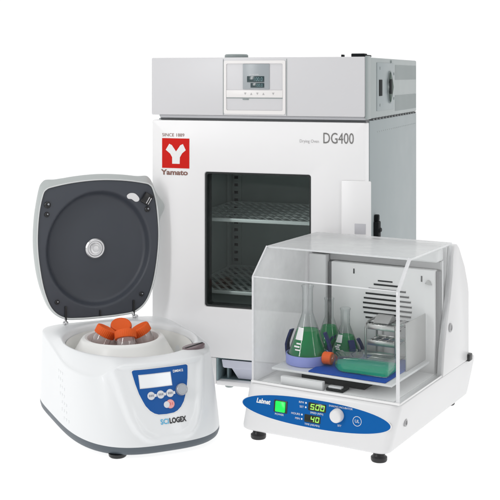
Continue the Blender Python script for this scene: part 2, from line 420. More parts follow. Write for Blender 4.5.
# ------------------------------------------------------------------ centrifuge
CF = (-.26, 2.5924, R(-25))
cen = thing('centrifuge', 'white benchtop centrifuge with blue control panel and its dark lined lid open', 'centrifuge', CF, (0, .06, 0))
N = 320
def outline(th, a, vf, vb, nf, nb, v0=.10):
    c, s_ = math.cos(th), math.sin(th)
    if s_ >= 0: n_, bb = nb, vb-v0
    else: n_, bb = nf, v0-vf
    # blend the exponent near the sides so that no crease shows
    return (math.copysign(abs(c)**(2/n_), c)*a, v0 + math.copysign(abs(s_)**(2/n_), s_)*bb)
TH = [2*PI*i/N for i in range(N)]
def base_o(th): return outline(th, .181, -.196, .335, 3.0, 5.0)
def top_o(th): return outline(th, .174, -.134, .327, 3.0, 6.0)
ZT = .200
def body_pt(th, z):
    t_ = max(0, min(1, (z-.026)/(.190-.026)))
    P, Q = base_o(th), top_o(th)
    e = t_**1.15 if math.sin(th) < 0 else t_
    return (lerp(P[0], Q[0], e), lerp(P[1], Q[1], e))
def bib_w(z): 
    pts = [(.012, .0), (.020, .030), (.028, .052), (.0545, .080), (.080, .093), (.125, .106), (.160, .114), (.21, .130)]
    for (z0, w0), (z1, w1) in zip(pts, pts[1:]):
        if z <= z1: return lerp(w0, w1, max(0, (z-z0)/(z1-z0)))
    return pts[-1][1]
def bib(u, z):
    """height of the raised surround of the panel: a rounded band with a slightly sunk field inside"""
    sl = (bib_w(z+.006)-bib_w(z-.006))/.012
    w_ = (bib_w(z-.006)+2*bib_w(z)+bib_w(z+.006))/4
    d_ = (w_-abs(u))/math.sqrt(1+sl*sl)
    return (sstep(0, .012, d_) - .45*sstep(.013, .032, min(d_, (.196-z)*2.2))) * sstep(.028, .046, z)
def body3(th, z):
    u, v = body_pt(th, z)
    if math.sin(th) < 0:
        k = bib(u, z); v -= .010*k
    return (u, v, z)
def front_v(u, z):
    lo, hi = PI, 2*PI
    for _ in range(40):
        mid = (lo+hi)/2
        if body_pt(mid, z)[0] < u: lo = mid
        else: hi = mid
    return body_pt(lo, z)[1] - .010*bib(u, z)
def cfn(d): return lambda u, z: (u, front_v(u, z)-d, z)
rings = []
def shoulder(th):
    """the top edge of the side walls drops towards the front corners"""
    v = body_pt(th, .17)[1]; u = body_pt(th, .17)[0]
    return .190 - (.030 if u < 0 else .004)*sstep(.27, .0, v)*sstep(.085, .15, abs(u))
SHO = [shoulder(t_) for t_ in TH]
for i in range(100):
    k = i/99; rings.append([body3(t_, lerp(.026, zs, k)) for t_, zs in zip(TH, SHO)])
BC = (0, .085); BRU, BRV = .157, .186
def bowl(th, k, z): return (BC[0]+BRU*k*math.cos(th), BC[1]+BRV*k*math.sin(th), z)
last = rings[-1]
for i in range(1, 5):
    ph = PI/2*i/5; k = 1-.030*(1-math.cos(ph)); rings.append([(x*k, .07+(y-.07)*k, z+.0050*math.sin(ph)) for x, y, z in last])
rim = rings[-1]
# match bowl points to the rim by direction from the bowl's centre
def bth(p): return math.atan2((p[1]-BC[1])/BRV, (p[0]-BC[0])/BRU)
bt = [bth(p) for p in rim]
for k in (.15, .35, .6, .85): 
    e = math.sin(k*PI/2)
    rings.append([tuple(lerp(p[j], bowl(t_, 1.02, .200)[j], e if j == 2 else k) for j in range(3)) for p, t_ in zip(rim, bt)])
for k, z in ((1.02, .200), (1.005, .1992), (.99, .197), (.978, .193), (.965, .18), (.93, .15), (.90, .125), (.85, .115), (.5, .113), (.05, .113)): rings.append([bowl(t_, k, z) for t_ in bt])
b = B(); b.loft(rings, cap1=True); body = b.build('body', 'plastic_white', cen, smooth=50)
b = B(); b.loft([[bowl(t_, k, z) for t_ in TH] for k, z in ((.955, .186), (.925, .152), (.895, .128), (.84, .118), (.05, .1165))], cap1=True); b.build('bowl', 'bowl_white', cen, smooth=50)
b = B()
def bo(k, z, dy=0): return [(base_o(th)[0]*k, .10+(base_o(th)[1]-.10)*k+dy, z) for th in TH]
b.loft([bo(.93, .007), bo(.975, .008), bo(.99, .011), bo(1.0, .018), bo(1.0, .0258), bo(.99, .0272)], cap0=True, cap1=True); b.build('base_tray', 'base_grey', cen, smooth=50)
for x, y in ((-.106, -.152), (.10, -.115), (-.13, .27), (.13, .27)):
    b = B(); b.lathe([(.017, 0), (.0195, .002), (.021, .009)], Matrix.Translation((x, y, 0)), 24); b.build('foot', 'black_plastic', cen)
# embossed airflow dots on the left flank
b = B()
for i in range(7):
    for j in range(3):
        z = .045 + i*.016; v = -.01 + i*.010 + j*.016 + (i % 2)*.008
        lo, hi = PI/2+.01, 3*PI/2
        for _ in range(30):
            mid = (lo+hi)/2
            if body_pt(mid, z)[1] > v: lo = mid
            else: hi = mid
        u = body_pt(lo, z)[0]
        b.lathe([(.0042, -.001), (.0036, .0006), (.0012, .0012)], Matrix.Translation((u, v, z)) @ Matrix.Rotation(-PI/2, 4, 'Y'), 10)
b.build('vent_dots', 'plastic_white', cen)
# control panel
pw = [(.0845, .0), (.0855, .018), (.0885, .027), (.095, .0365), (.105, .045), (.115, .050), (.130, .0565), (.150, .062), (.168, .0655), (.1745, .0665), (.1765, .0655), (.178, .062)]
PU, PV = -.003, .004
def pfn(d): return lambda u, z: cfn(d)(u+PU, z+PV)
def pan_rows(grow, d, n_=24):
    rows = []
    for z, w in pw:
        zc = .132; z2 = zc + (z-zc)*(1+grow/.045); w2 = w + (grow if w > 0 else 0)
        rows.append([pfn(d)(-w2 + 2*w2*i/n_, z2) for i in range(n_+1)])
    return rows
b = B(); b.loft(pan_rows(.0018, .0006), close=False); panl = b.build('control_panel', 'ink_white', cen, smooth=60)
b = B(); b.loft(pan_rows(0, .0012), close=False); b.build('panel_face', 'panel_blue', panl, smooth=60)
b = B(); b.loft([[pfn(.0018)(x, z) for x in [-.052+.073*i/8 for i in range(9)]] for z in (.1415, .15, .16, .1665)], close=False); b.build('screen', 'lcd_white', panl)
b = B(); b.loft([[pfn(.0015)(x, z) for x in [-.0535+.076*i/8 for i in range(9)]] for z in (.140, .15, .16, .168)], close=False); b.build('screen_frame', 'button_grey', panl)
def nrm(u, z):
    e = .002; a = Vector(cfn(0)(u+e, z))-Vector(cfn(0)(u-e, z)); c = Vector(cfn(0)(u, z+e))-Vector(cfn(0)(u, z-e))
    return a.cross(c).normalized()
def onpan(u, z, d=0):
    u += PU; z += PV
    nv = nrm(u, z); p = Vector(cfn(0)(u, z)) + nv*d
    q = nv.to_track_quat('Z', 'Y').to_matrix().to_4x4()
    return Matrix.Translation(p) @ q
for x, z in ((-.0300, .1235), (-.0078, .1240), (.0144, .1245)):
    b = B(); b.lathe([(.0085, 0), (.0088, .0022), (.0075, .0034)], onpan(x, z), 24); bt_ = b.build('button', 'button_grey', panl)
    b = B()
    for k in range(3): b.box(-.0055+k*.004, -.0030+k*.004, -.0022, .0022, .0030, .0040, M=onpan(x, z))
    b.build('glyph', 'glyph', bt_)
    b = B(); b.box(.0065, .0125, -.003, .003, .0008, .0020, .0006, M=onpan(x, z)); b.build('indicator', 'ink_white', bt_)
b = B(); b.lathe([(.0095, 0), (.0098, .0022), (.0082, .0036)], onpan(.0120, .1030), 24); rb = b.build('button', 'button_red', panl)
b = B(); b.lathe([(.0070, 0), (.0072, .0030), (.0055, .0042)], onpan(.0035, .1025), 24); b.build('button_half', 'button_grey', rb)
b = B()
b.text('O I', lambda x, y: tuple(onpan(.0120, .1030) @ Vector((x, y, .0041))), .008, 0, -.0028, 1, 'CENTER'); b.build('glyph', 'emblem_red', rb)
b = B(); b.lathe([(.0135, 0), (.0135, .002), (.0128, .008), (.0118, .0092), (.0105, .0094), (.0100, .0088), (.0, .0088)], onpan(.0425, .1285), 40, cap=False); b.build('dial', 'silver_paint', panl, smooth=28)
b = B(); b.text('DM0412', pfn(.0018), .0072, .028, .1655, 1.0, bold=.0002); b.build('lettering', 'ink_white', panl)
b = B()
b.text('SCI', cfn(.0010), .0145, .0015, .0690, .98, 'RIGHT', bold=.0003); b.build('lettering', 'sci_blue', cen)
b = B(); b.text('LOGEX', cfn(.0010), .0145, .0023, .0690, .84, bold=.0006); b.build('lettering', 'ink_black', cen)
# latch socket on the front right of the rim
b = B()
Ml = Matrix.Translation((.110, -.064, .2005)) @ Matrix.Rotation(R(30), 4, 'Z')
def ell(a_, c_, z, n_=32): return [(a_*math.cos(2*PI*i/n_), c_*math.sin(2*PI*i/n_), z) for i in range(n_)]
b.loft([ell(.036, .0185, -.006), ell(.036, .0185, .0012), ell(.033, .016, .0018)], cap0=True, cap1=True, M=Ml); ls = b.build('latch_socket', 'latch_mauve', cen)
b = B(); b.box(-.032, .034, -.003, .0025, .001, .0030, .0008, M=Ml); b.build('latch_slot', 'ink_black', ls)
# rotor
RC = Vector((-.005, .116, -.005))
b = B()
b.lathe([(.03, .118), (.136, .1195), (.140, .128), (.130, .150), (.104, .195), (.100, .2005), (.094, .2030), (.088, .2010), (.085, .195), (.080, .155), (.01, .150)], Matrix.Translation(RC), 72)
b.build('rotor', 'rotor_white', cen, smooth=40)
b = B(); b.lathe([(.082, .176), (.003, .178)], Matrix.Translation(RC), 48, cap=False); b.lathe([(.016, .176), (.016, .190), (.012, .194), (.003, .195)], Matrix.Translation(RC), 24); b.build('rotor_core', 'rotor_pit', cen)
# lid, hinged open
TL = R(1.5)
HV, HZ = .309, .1985
def lid(a, bb, c): return (a*.975-.004, HV + bb*math.sin(TL) - c*math.cos(TL), HZ + bb*math.cos(TL) + c*math.sin(TL))
half = [(0, .004), (.055, .005), (.101, .011), (.134, .036), (.155, .083), (.168, .148), (.1735, .215), (.169, .285), (.158, .335), (.147, .351), (.127, .358), (.07, .367), (0, .371)]
full = half + [(-x, y) for x, y in half[-2:0:-1]]
LO = [tuple(p) for p in crom(full, 8)]
CB = (0, .186)
def inset(pts, g):
    out = []; m_ = len(pts)
    for i in range(m_):
        p0, p1, p2 = Vector(pts[i-1]), Vector(pts[i]), Vector(pts[(i+1) % m_])
        t_ = (p2-p0).normalized(); out.append((p1.x - t_.y*g, p1.y + t_.x*g))
    return out
def circ_of(p, rx, ry):
    a_ = math.atan2((p[1]-CB[1])/ry, (p[0]-CB[0])/rx); return (CB[0]+rx*math.cos(a_), CB[1]+ry*math.sin(a_))
def flare(pts, k):
    """the shell behind the liner: taller at the top with two soft corner peaks, and a finger lip at the right upper side"""
    out = []
    for x, y in pts:
        up = sstep(.30, .355, y)*(.010 + .006*math.exp(-((abs(x)-.142)/.020)**2))
        side = .024*math.exp(-((y-.288)/.030)**2) if x > .1 else .004*sstep(.05, .15, y)*(-1 if x < -.1 else 0)
        out.append((x + k*side, y + k*up))
    return out
I1 = inset(LO, .0055)
b = B()
rg = [[lid(x, y, -.001) for x, y in I1], [lid(x, y, .0005) for x, y in inset(LO, .0065)]]
def cr(k, c): return [lid(*circ_of(p, .147*k, .153*k), c) for p in LO]
rg += [cr(1.02, .0005), cr(1.0, 0), cr(.985, -.002), cr(.965, -.007), cr(.945, -.016), cr(.92, -.022), cr(.88, -.025), cr(.6, -.028), cr(.3, -.0285), cr(.02, -.0285)]
b.loft(rg, cap1=True)
lidp = bpy.data.objects.new('lid', None)
b2 = B()
S = [[lid(x, y, .001) for x, y in inset(LO, .0055)], [lid(x, y, .0030) for x, y in inset(LO, .004)], [lid(x, y, .0030) for x, y in inset(LO, .0015)], [lid(x, y, .0005) for x, y in LO],
     [lid(x, y, -.006) for x, y in flare(inset(LO, -.0005), .6)], [lid(x, y, -.014) for x, y in flare(inset(LO, -.0005), 1.)], [lid(x, y, -.021) for x, y in flare(LO, .8)],
     [lid(x, y, -.028) for x, y in inset(LO, .008)], [lid(x, y, -.034) for x, y in inset(LO, .028)], [lid(x, y, -.038) for x, y in inset(LO, .06)]]
S.append([lid(*circ_of(p, .02, .02), -.041) for p in LO])
b2.loft(S, cap1=True)
bpy.data.objects.remove(lidp)
lid_o = b2.build('lid', 'lid_shell', cen, smooth=40)
b.build('lid_liner', 'lid_liner', lid_o, smooth=40)
b = B(); b.loft([[lid(x, y, .0032) for x, y in inset(LO, .0048)], [lid(x, y, .0042) for x, y in inset(LO, .0040)], [lid(x, y, .0042) for x, y in inset(LO, .0026)], [lid(x, y, .0028) for x, y in inset(LO, .0018)]]); b.build('lid_rim', 'lid_lip', lid_o, smooth=60)
def Mlid(a, bb, c): 
    p = Vector(lid(a, bb, c)); zx = Vector(lid(0, 0, 1))-Vector(lid(0, 0, 0)); xx = Vector((1, 0, 0)); yx = zx.cross(xx)
    return Matrix.Translation(p) @ Matrix((xx, yx, zx)).transposed().to_4x4()
b = B(); b.lathe([(.0265, 0), (.0265, .004), (.024, .0065), (.021, .0065), (.0185, .004), (.015, .004), (.0145, .0085), (.0135, .0098), (.0085, .0102), (.0075, .0088), (.003, .0086)], Mlid(-.004, .184, -.0284), 48); b.build('centre_hub', 'silver', lid_o, smooth=35)
b = B()
st_ = [tuple(p) for p in crom([(-.017, .004), (-.008, .010), (.006, .008), (.017, -.004), (.015, -.012), (.006, -.013), (-.004, -.006), (-.014, -.004)], 5)]
b.prism(st_, .0003, .0012, Mlid(.096, .318, .0006)); b.build('sticker', 'ink_white', lid_o)
b = B(); b.box(-.013, .013, -.016, .014, 0, .010, .003, M=Mlid(.135, .312, .0005) @ Matrix.Rotation(R(-32), 4, 'Z')); lt = b.build('latch_hook', 'black_plastic', lid_o)
for dx in (.001, .007):
    b = B(); b.box(dx, dx+.0028, -.013, .006, .0095, .0125, .0008, M=Mlid(.135, .312, .0005) @ Matrix.Rotation(R(-32), 4, 'Z')); b.build('latch_spring', 'silver', lt)
for a_, b_, r_ in ((-.142, .308, .0085), (-.144, .283, .0065), (.137, .283, .0075), (-.118, .056, .006), (.118, .058, .006)):
    b = B(); b.lathe([(r_, 0), (r_, .003), (r_*.8, .0045), (r_*.4, .0045), (r_*.35, .002)], Mlid(a_, b_, .0004), 24); o = b.build('screw_boss', 'black_plastic', lid_o)
    b = B(); b.lathe([(r_*.3, .001), (r_*.3, .0052), (.0005, .0056)], Mlid(a_+r_*.2, b_+r_*.2, .0004), 12); b.build('screw', 'silver_paint', o)
for a_ in (-.095, .095):
    b = B(); b.box(-.0028, .0028, -.004, .034, 0, .004, .0012, M=Mlid(a_, .010, .0008)); hg = b.build('hinge', 'black_plastic', lid_o)
    b = B(); b.tube([lid(a_-.004, .012, .004), lid(a_-.004, .002, .010), (a_-.004, HV-.008, .1985)], .0035, 10); b.lathe([(.0075, 0), (.0075, .004), (.005, .006)], Matrix.Translation((a_-.005, HV-.012, .1995)), 16); b.build('hinge_pin', 'silver', hg)
b = B(); b.box(-.002, .002, 0, .016, 0, .003, .001, M=Mlid(.0, .010, .0008)); b.build('slot', 'black_plastic', lid_o)

# tubes standing in the rotor: things of their own
def tube_thing(label):
    o = thing('centrifuge_tube', label, 'tube', (0, 0, 0), group='orange capped tubes in the centrifuge rotor')
    b = B(); b.lathe([(.004, -.030), (.016, -.026), (.0215, -.018), (.0225, -.005), (.0225, .010), (.0215, .012)], n=36); b.build('tube_body', 'tube_clear', o)
    b = B(); b.lathe([(.0225, .0065), (.0252, .0072), (.0258, .0085), (.0258, .0235), (.0245, .0262), (.0215, .0272), (.0195, .0264), (.004, .0264)], n=72, rib=.03, nrib=1); b.build('cap', 'cap_orange', o, smooth=30)
    return o
CFc, CFs = math.cos(CF[2]), math.sin(CF[2])
def cw(u, v, z): return Vector((CF[0]+u*CFc+v*CFs, CF[1]-u*CFs+v*CFc, z))
t0 = None
for k, (az, lab) in enumerate(((78, 'orange capped tube at the back of the rotor, its round cap facing forward'), (166, 'orange capped tube at the left of the rotor, leaning right'), (-14, 'orange capped tube at the right of the rotor, leaning left'), (-100, 'orange capped tube at the front of the rotor, clear wall showing under its cap'))):
    a_ = R(az); rr = .0500
    p = cw(RC.x + rr*math.cos(a_), RC.y + rr*math.sin(a_), .1950)
    inward = (cw(RC.x, RC.y, 0) - cw(RC.x+math.cos(a_), RC.y+math.sin(a_), 0)).normalized()
    ax = (Vector((0, 0, 1))*math.cos(R(28)) + inward*math.sin(R(28))).normalized()
    rot = ax.to_track_quat('Z', 'Y').to_euler()
    if t0 is None:
        t0 = tube_thing(lab); t0.location = p; t0.rotation_euler = rot
    else: copy_thing(t0, p, rot, lab)

# ------------------------------------------------------------------ shaking incubator
SHK = (.2916, 2.3404, .5212)
shk = thing('shaking_incubator', 'white benchtop shaker with clear hood, blue oval front panel and lit displays', 'shaker', SHK, (-.17, .2, 0))
def bk(u, v):
    """the casing gets shallower towards its left end"""
    if v <= .285: return v
    k = lerp(.305, 1., max(0, min(1, (u+.355)/.375)))
    return .285 + (v-.285)*k
def base_ring(z, u0, u1, v0, v1, r, g=0):
    return [(x, bk(x, y), z) for x, y in rrect(u0+g, u1-g, v0+g, v1-g, r, 8)]
def slope(z): return max(0, (z-.03)/.1)
def bring(z, g=0):
    s_ = slope(z); return base_ring(z, lerp(-.364, -.352, s_), lerp(.004, .026, s_), lerp(0, .013, s_), lerp(.545, .535, s_), .022, g)
b = B(); b.loft([bring(.024, .014), bring(.0245, .005), bring(.028, .001), bring(.034), bring(.08), bring(.122), bring(.1275, .0015), bring(.1305, .005), bring(.131, .009)], cap0=True, cap1=True)
base = b.build('base', 'shaker_white', shk, smooth=40)
def sf(d): return lambda u, z: (u, .013*slope(z)-d, z)
def ellipse(cx, cz, a_, c_, n_=72): return [(cx+a_*math.copysign(abs(math.cos(2*PI*i/n_))**.92, math.cos(2*PI*i/n_)), cz+c_*math.sin(2*PI*i/n_)) for i in range(n_)]
b = B(); b.loft([[sf(-.001)(*p) for p in ellipse(-.176, .0862, .1855, .0325)], [sf(.0006)(*p) for p in ellipse(-.176, .0862, .1855, .0325)]], cap1=True); pn = b.build('control_panel', 'ink_white', shk)
b = B(); b.loft([[sf(0)(*p) for p in ellipse(-.176, .0862, .1835, .0305)], [sf(.0012)(*p) for p in ellipse(-.176, .0862, .1835, .0305)]], cap1=True); b.build('panel_face', 'shaker_blue', pn)
def slab(name, mat, u0, u1, z0, z1, d0, d1, par, r=.002, sh=0.):
    b = B(); P = [(x + sh*(z-z0), z) for x, z in rrect(u0, u1, z0, z1, r, 4)]
    b.loft([[sf(d0)(*p) for p in P], [sf(d1-.0005)(*p) for p in P], [sf(d1)((p[0]-(u0+u1)/2)*.97+(u0+u1)/2, (p[1]-(z0+z1)/2)*.95+(z0+z1)/2) for p in P]], cap1=True)
    return b.build(name, mat, par)
sw = slab('power_switch', 'black_plastic', -.277, -.2425, .0765, .1035, .001, .0022, pn, .002)
slab('switch_rocker', 'switch_green', -.2725, -.2475, .0785, .1015, .001, .0045, sw, .002)
d1 = slab('speed_display', 'display_black', -.1905, -.1465, .0925, .1100, .001, .0020, pn)
d2 = slab('time_display', 'display_black', -.1985, -.1585, .0665, .0830, .001, .0020, pn)
SEG = {'0': 'abcdef', '5': 'afgcd', '4': 'fgbc'}
def digit(b, ch, u, z, w, h, t_, d):
    sk = .15
    def q(x0, z0, x1, z1): b.poly([(u+x0+sk*z0, z+z0), (u+x1+sk*z0, z+z0), (u+x1+sk*z1, z+z1), (u+x0+sk*z1, z+z1)], sf(d))
    g_ = t_*.2
    for s_ in SEG[ch]:
        if s_ == 'a': q(g_, h-t_, w-g_, h)
        if s_ == 'd': q(g_, 0, w-g_, t_)
        if s_ == 'g': q(g_, h/2-t_/2, w-g_, h/2+t_/2)
        if s_ == 'f': q(0, h/2+g_, t_, h-g_)
        if s_ == 'e': q(0, g_, t_, h/2-g_)
        if s_ == 'b': q(w-t_, h/2+g_, w, h-g_)
        if s_ == 'c': q(w-t_, g_, w, h/2-g_)
b = B()
for i, ch in enumerate('500'): digit(b, ch, -.1855+i*.0125, .0952, .0098, .0122, .0021, .0024)
b.build('digits', 'led_green', d1)
b = B()
for i, ch in enumerate('40'): digit(b, ch, -.1835+i*.0120, .0690, .0092, .0115, .0021, .0024)
b.build('digits', 'led_green', d2)
for a_ in (('RPM', .0062, -.2015, .1050, 1.1, 'RIGHT'), ('SET', .0062, -.2015, .0955, 1.1, 'RIGHT'), ('SPEED (RPM)', .0056, -.1685, .0865, 1.05, 'CENTER'), ('HOURS', .0062, -.2095, .0785, 1.1, 'RIGHT'),
           ('MIN', .0062, -.2095, .0690, 1.1, 'RIGHT'), ('TIME (HR:MIN)', .0056, -.1785, .0603, 1.05, 'CENTER'), ('SHAKING INCUBATOR', .0056, -.1400, .1080, 1.0, 'LEFT'), ('SET', .0056, -.112, .0690, 1.1, 'CENTER'), ('POWER', .0060, -.262, .0705, 1.1, 'CENTER')):
    b = B(); b.text(a_[0], sf(.0016), *a_[1:]); b.build('lettering', 'ink_white', pn)
b = B(); b.text('Labnet', sf(.0016), .0145, -.3235, .0905, .90, shear=.25, bold=.0005); b.build('lettering', 'ink_white', pn)
for u, z in ((-.1965, .1072), (-.1965, .0978), (-.2050, .0808), (-.2050, .0713)):
    b = B(); b.poly([(u+.002*math.cos(k*PI/6), z+.002*math.sin(k*PI/6)) for k in range(12)], sf(.0016)); b.build('indicator', 'ink_white', pn)
b = B(); Mk = Matrix.Translation(sf(.001)(-.1175, .0925)) @ Matrix.Rotation(PI/2, 4, 'X')
b.lathe([(.0150, 0), (.0150, .004), (.0140, .013), (.0125, .0155), (.009, .0165), (.001, .0165)], Mk, 48); b.build('dial', 'shaker_white', pn, smooth=45)
b = B(); ring = lambda r_: [sf(.0016)(-.0705+r_*math.cos(k*PI/16), .0865+r_*math.sin(k*PI/16)) for k in range(32)]
b.loft([ring(.0105), ring(.0095)]); b.text('UL', sf(.0016), .0095, -.0705, .0835, 1, 'CENTER'); b.build('badge', 'ink_white', pn)
# side plug
b = B(); Mp = Matrix.Translation((.0135, .072, .079)) @ Matrix.Rotation(PI/2, 4, 'Y')
b.lathe([(.0085, -.002), (.0085, .0035), (.0070, .0045), (.0050, .0045), (.0045, .002)], Mp, 24); b.build('side_plug', 'shaker_shade', shk)
b = B(); b.box(.0, .034, .452, .476, .128, .146, .003); b.build('bumper', 'black_plastic', shk)
for x, y in ((-.030, .032), (-.332, .032), (-.040, .50), (-.32, .31)):
    b = B(); b.lathe([(.0165, 0), (.0180, .003), (.0180, .009), (.014, .012), (.010, .0245)], Matrix.Translation((x, y, 0)), 28); b.build('foot', 'black_plastic', shk)
# chamber wall and hood frame at the back
Mu = Matrix(((0, 0, 1, 0), (1, 0, 0, 0), (0, 1, 0, 0), (0, 0, 0, 1)))
arm = [(.280, .1305), (.290, .19), (.309, .25), (.333, .31), (.347, .36), (.352, .405), (.360, .428), (.378, .431), (.395, .420), (.437, .368), (.460, .322), (.467, .300), (.467, .1305)]
def armp(u): return [(bk(u, v), z) for v, z in arm]
b = B(); b.prism(armp(.018), .0105, .0275, Mu, .003); b.build('side_arm', 'shaker_white', shk, smooth=40)
b = B(); b.prism(armp(-.34), -.350, -.330, Mu, .003); b.build('side_arm', 'shaker_white', shk, smooth=40)
b = B(); b.box(-.330, -.283, .287, .320, .1305, .392, .003); b.box(-.330, .0105, .286, .330, .396, .428, .006, 3); b.box(-.330, .0105, .318, .328, .1305, .396)
b.box(-.330, .0105, .346, .354, .1305, .425)
b.build('hood_frame', 'shaker_white', shk)
b = B(); b.box(-.269, .0015, .290, .312, .1305, .377, .002); wl = b.build('back_wall', 'shaker_wall', shk)
for x0_, x1_ in ((-.281, -.271), (.0025, .0103)):
    b = B(); b.box(x0_, x1_, .300, .317, .1305, .374); b.build('slit_shade', 'shaker_recess', shk)  # dark strips: the shade of the slits beside the wall, as colour
b = B(); b.box(-.281, .0103, .308, .317, .3785, .3955); b.build('recess_shade', 'shaker_shade', shk)  # grey strip: shadow under the frame's top bar, put into the colour
cas = [(.3545, .1305), (.3545, .405), (.3600, .426), (.378, .4295), (.395, .4185), (.437, .3665), (.460, .3205), (.4655, .2985), (.4655, .1305)]
b = B(); b.loft([[(u_, max(.3545 + .0005*i_, bk(u_, v_)), z_) for i_, (v_, z_) in enumerate(cas)] for u_ in (-.3305, -.2, -.1, .011)], cap0=True, cap1=True); b.build('rear_casing', 'shaker_white', shk, smooth=40)
# round louvre
b = B(); b2 = B(); LC = (-.119, .2775); LR = .064
for i in range(10):
    z = LC[1] + .0535 - i*.0118; h_ = math.sqrt(max(0, LR*LR-(z-LC[1])**2))
    b.box(LC[0]-h_, LC[0]+h_, .2888, .292, z-.0026, z+.0020, .0006)
    b2.box(LC[0]-h_, LC[0]+h_, .2870, .2905, z+.0020, z+.0042, .0008)
lo_ = b2.build('louvre', 'shaker_wall', wl); b.build('louvre_slot', 'oven_dark', lo_)
for a_ in ((-.143, -.105, .3385, .3418), (-.2085, -.2055, .352, .364), (-.032, -.0285, .348, .362)):
    b = B(); b.box(a_[0], a_[1], .2890, .292, a_[2], a_[3]); b.build('wall_slot', 'oven_dark', wl)
b = B(); b.prism([(-.021, .345), (-.004, .342), (-.008, .352), (-.014, .354)], 0, .006, Matrix(((1, 0, 0, 0), (0, 0, -1, .2905), (0, 1, 0, 0), (0, 0, 0, 1))), .001); b.build('hook', 'metal_grey', wl)
b = B(); Mb = Matrix.Translation((.0275, .1934+.145, .255)) @ Matrix.Rotation(PI/2, 4, 'Y')
b.lathe([(.0105, -.002), (.0105, .003), (.0085, .004), (.0065, .004), (.006, .002)], Matrix.Translation((.0275, .325, .238)) @ Matrix.Rotation(PI/2, 4, 'Y'), 28); b.build('pivot_bolt', 'shaker_shade', shk)
# floor plate (drive tray), clamp bar, platform
b = B(); b.box(-.325, .004, .034, .286, .1312, .1335, .001); b.build('floor_plate', 'shaker_wall', shk)
b = B(); b.box(-.245, -.085, .080, .26, .1337, .1575, .002); b.build('drive_block', 'oven_dark', shk)
b = B(); b.box(-.272, -.1655, .028, .042, .1337, .1525, .0015); b.build('clamp_bar', 'shaker_white', shk)
b = B(); b.box(-.160, -.118, .034, .070, .1337, .1400, .0015); b.build('slide_block', 'oven_dark', shk)
b = B(); b.box(-.155, -.123, .036, .05, .1400, .1445, .0012); b.build('slide_tab', 'platform_metal', shk)
b = B(); b.box(-.305, -.006, .046, .278, .1590, .1645, .0012); pf = b.build('platform', 'platform_metal', shk)
b = B(); b.box(-.0205, -.0180, .162, .285, .1648, .2750, .0006); b.build('side_plate', 'metal_grey', shk)  # upright grey plate inside the hood's right side
# clear hood
ul, ur = -.3412, .0219
z0, a0, z1_, b1, z2, c1 = .1318, .0196, .3757, .0871, .4369, .3561
T_ = .004
sidep = [(a0+T_, z0), (a0+T_, z1_-.001), (b1+.001, z2-T_-.001), (c1, z2-T_-.001), (.3505, .40), (.345, .36), (.331, .31), (.307, .25), (.288, .19), (.279, z0)]
hood = bpy.data.objects.new('hood', None); bpy.data.objects.remove(hood)
def panel(name, mats, p0, p1, thick_dir):
    """rectangular sheet spanning u, p0..p1 in (v, z); faces index 0, edges index 1"""
    b = B(); b.mi = 1
    v0, za = p0; v1, zb = p1
    L = math.hypot(v1-v0, zb-za); d_ = ((v1-v0)/L, (zb-za)/L)
    nrm_ = (-d_[1], d_[0]) if thick_dir > 0 else (d_[1], -d_[0])
    M = Matrix(((1, 0, 0, 0), (0, d_[0], nrm_[0], v0), (0, d_[1], nrm_[1], za), (0, 0, 0, 1)))
    b.prism([(ul, 0), (ur, 0), (ur, L), (ul, L)], 0, T_, M, cap_mi=0)
    return b.build(name, mats, shk, smooth=0)
panel('hood_front', ['acrylic', 'acrylic_edge_shine'], (a0, z0), (a0, z1_), -1)
panel('hood_slope', ['acrylic', 'acrylic_edge_shine'], (a0, z1_+.0005), (b1, z2), -1)
panel('hood_top', ['acrylic_top', 'acrylic_edge_shine'], (b1+.001, z2), (c1, z2), -1)
b = B(); b.mi = 1; b.prism(sidep, ur-T_, ur, Mu, cap_mi=0); b.build('hood_side', ['acrylic', 'acrylic_edge_shine'], shk, smooth=0)
b = B(); b.mi = 1; b.prism([(bk(ul, v), z) if z < .401 else (v, z) for v, z in sidep], ul, ul+T_, Mu, cap_mi=0); o = b.build('hood_side', ['acrylic_milky', 'acrylic_edge_shine'], shk, smooth=0); o['label'] = 'milky left side of the hood'
# white corner strips of the hood: light on its edges put into the colour
b = B(); b.box(ur-.0066, ur+.0008, a0-.0015, a0-.0002, z0, z1_, .0003); b.box(ul-.0008, ul+.004, a0-.0015, a0-.0002, z0, z1_, .0003)
dv, dz = b1-a0, z2-z1_; L = math.hypot(dv, dz)
for x0, x1 in ((ur-.0066, ur+.0008), (ul-.0008, ul+.003)):
    b.box(x0, x1, 0, L, .0002, .0012, .0003, M=Matrix(((1, 0, 0, 0), (0, dv/L, -dz/L, a0), (0, dz/L, dv/L, z1_), (0, 0, 0, 1))))
b.box(ul, ur, a0-.0016, a0-.0003, z1_-.0015, z1_+.0012, .0003)
b.build('hood_corner_shine', 'acrylic_edge_shine', shk)
b = B(); b.box(ul-.002, ur+.002, a0-.0035, a0-.0002, .1312, .1365, .0008); b.box(ur+.0002, ur+.0026, a0, .279, .1312, .1350, .0008); b.build('hood_sill', 'ink_white', shk)
SHc, SHs = math.cos(SHK[2]), math.sin(SHK[2])
def sw_(u, v, z): return Vector((SHK[0]+u*SHc+v*SHs, SHK[1]-u*SHs+v*SHc, z))

# blue mat
mat = thing('rubber_mat', 'bright blue rubber mat on the platform under the clear hood', 'mat', SHK, (-.12, .15, .1645))
b = B(); b.box(-.212, -.0225, .050, .250, .1647, .1678, .001); b.build('mat_sheet', 'mat_blue', mat)

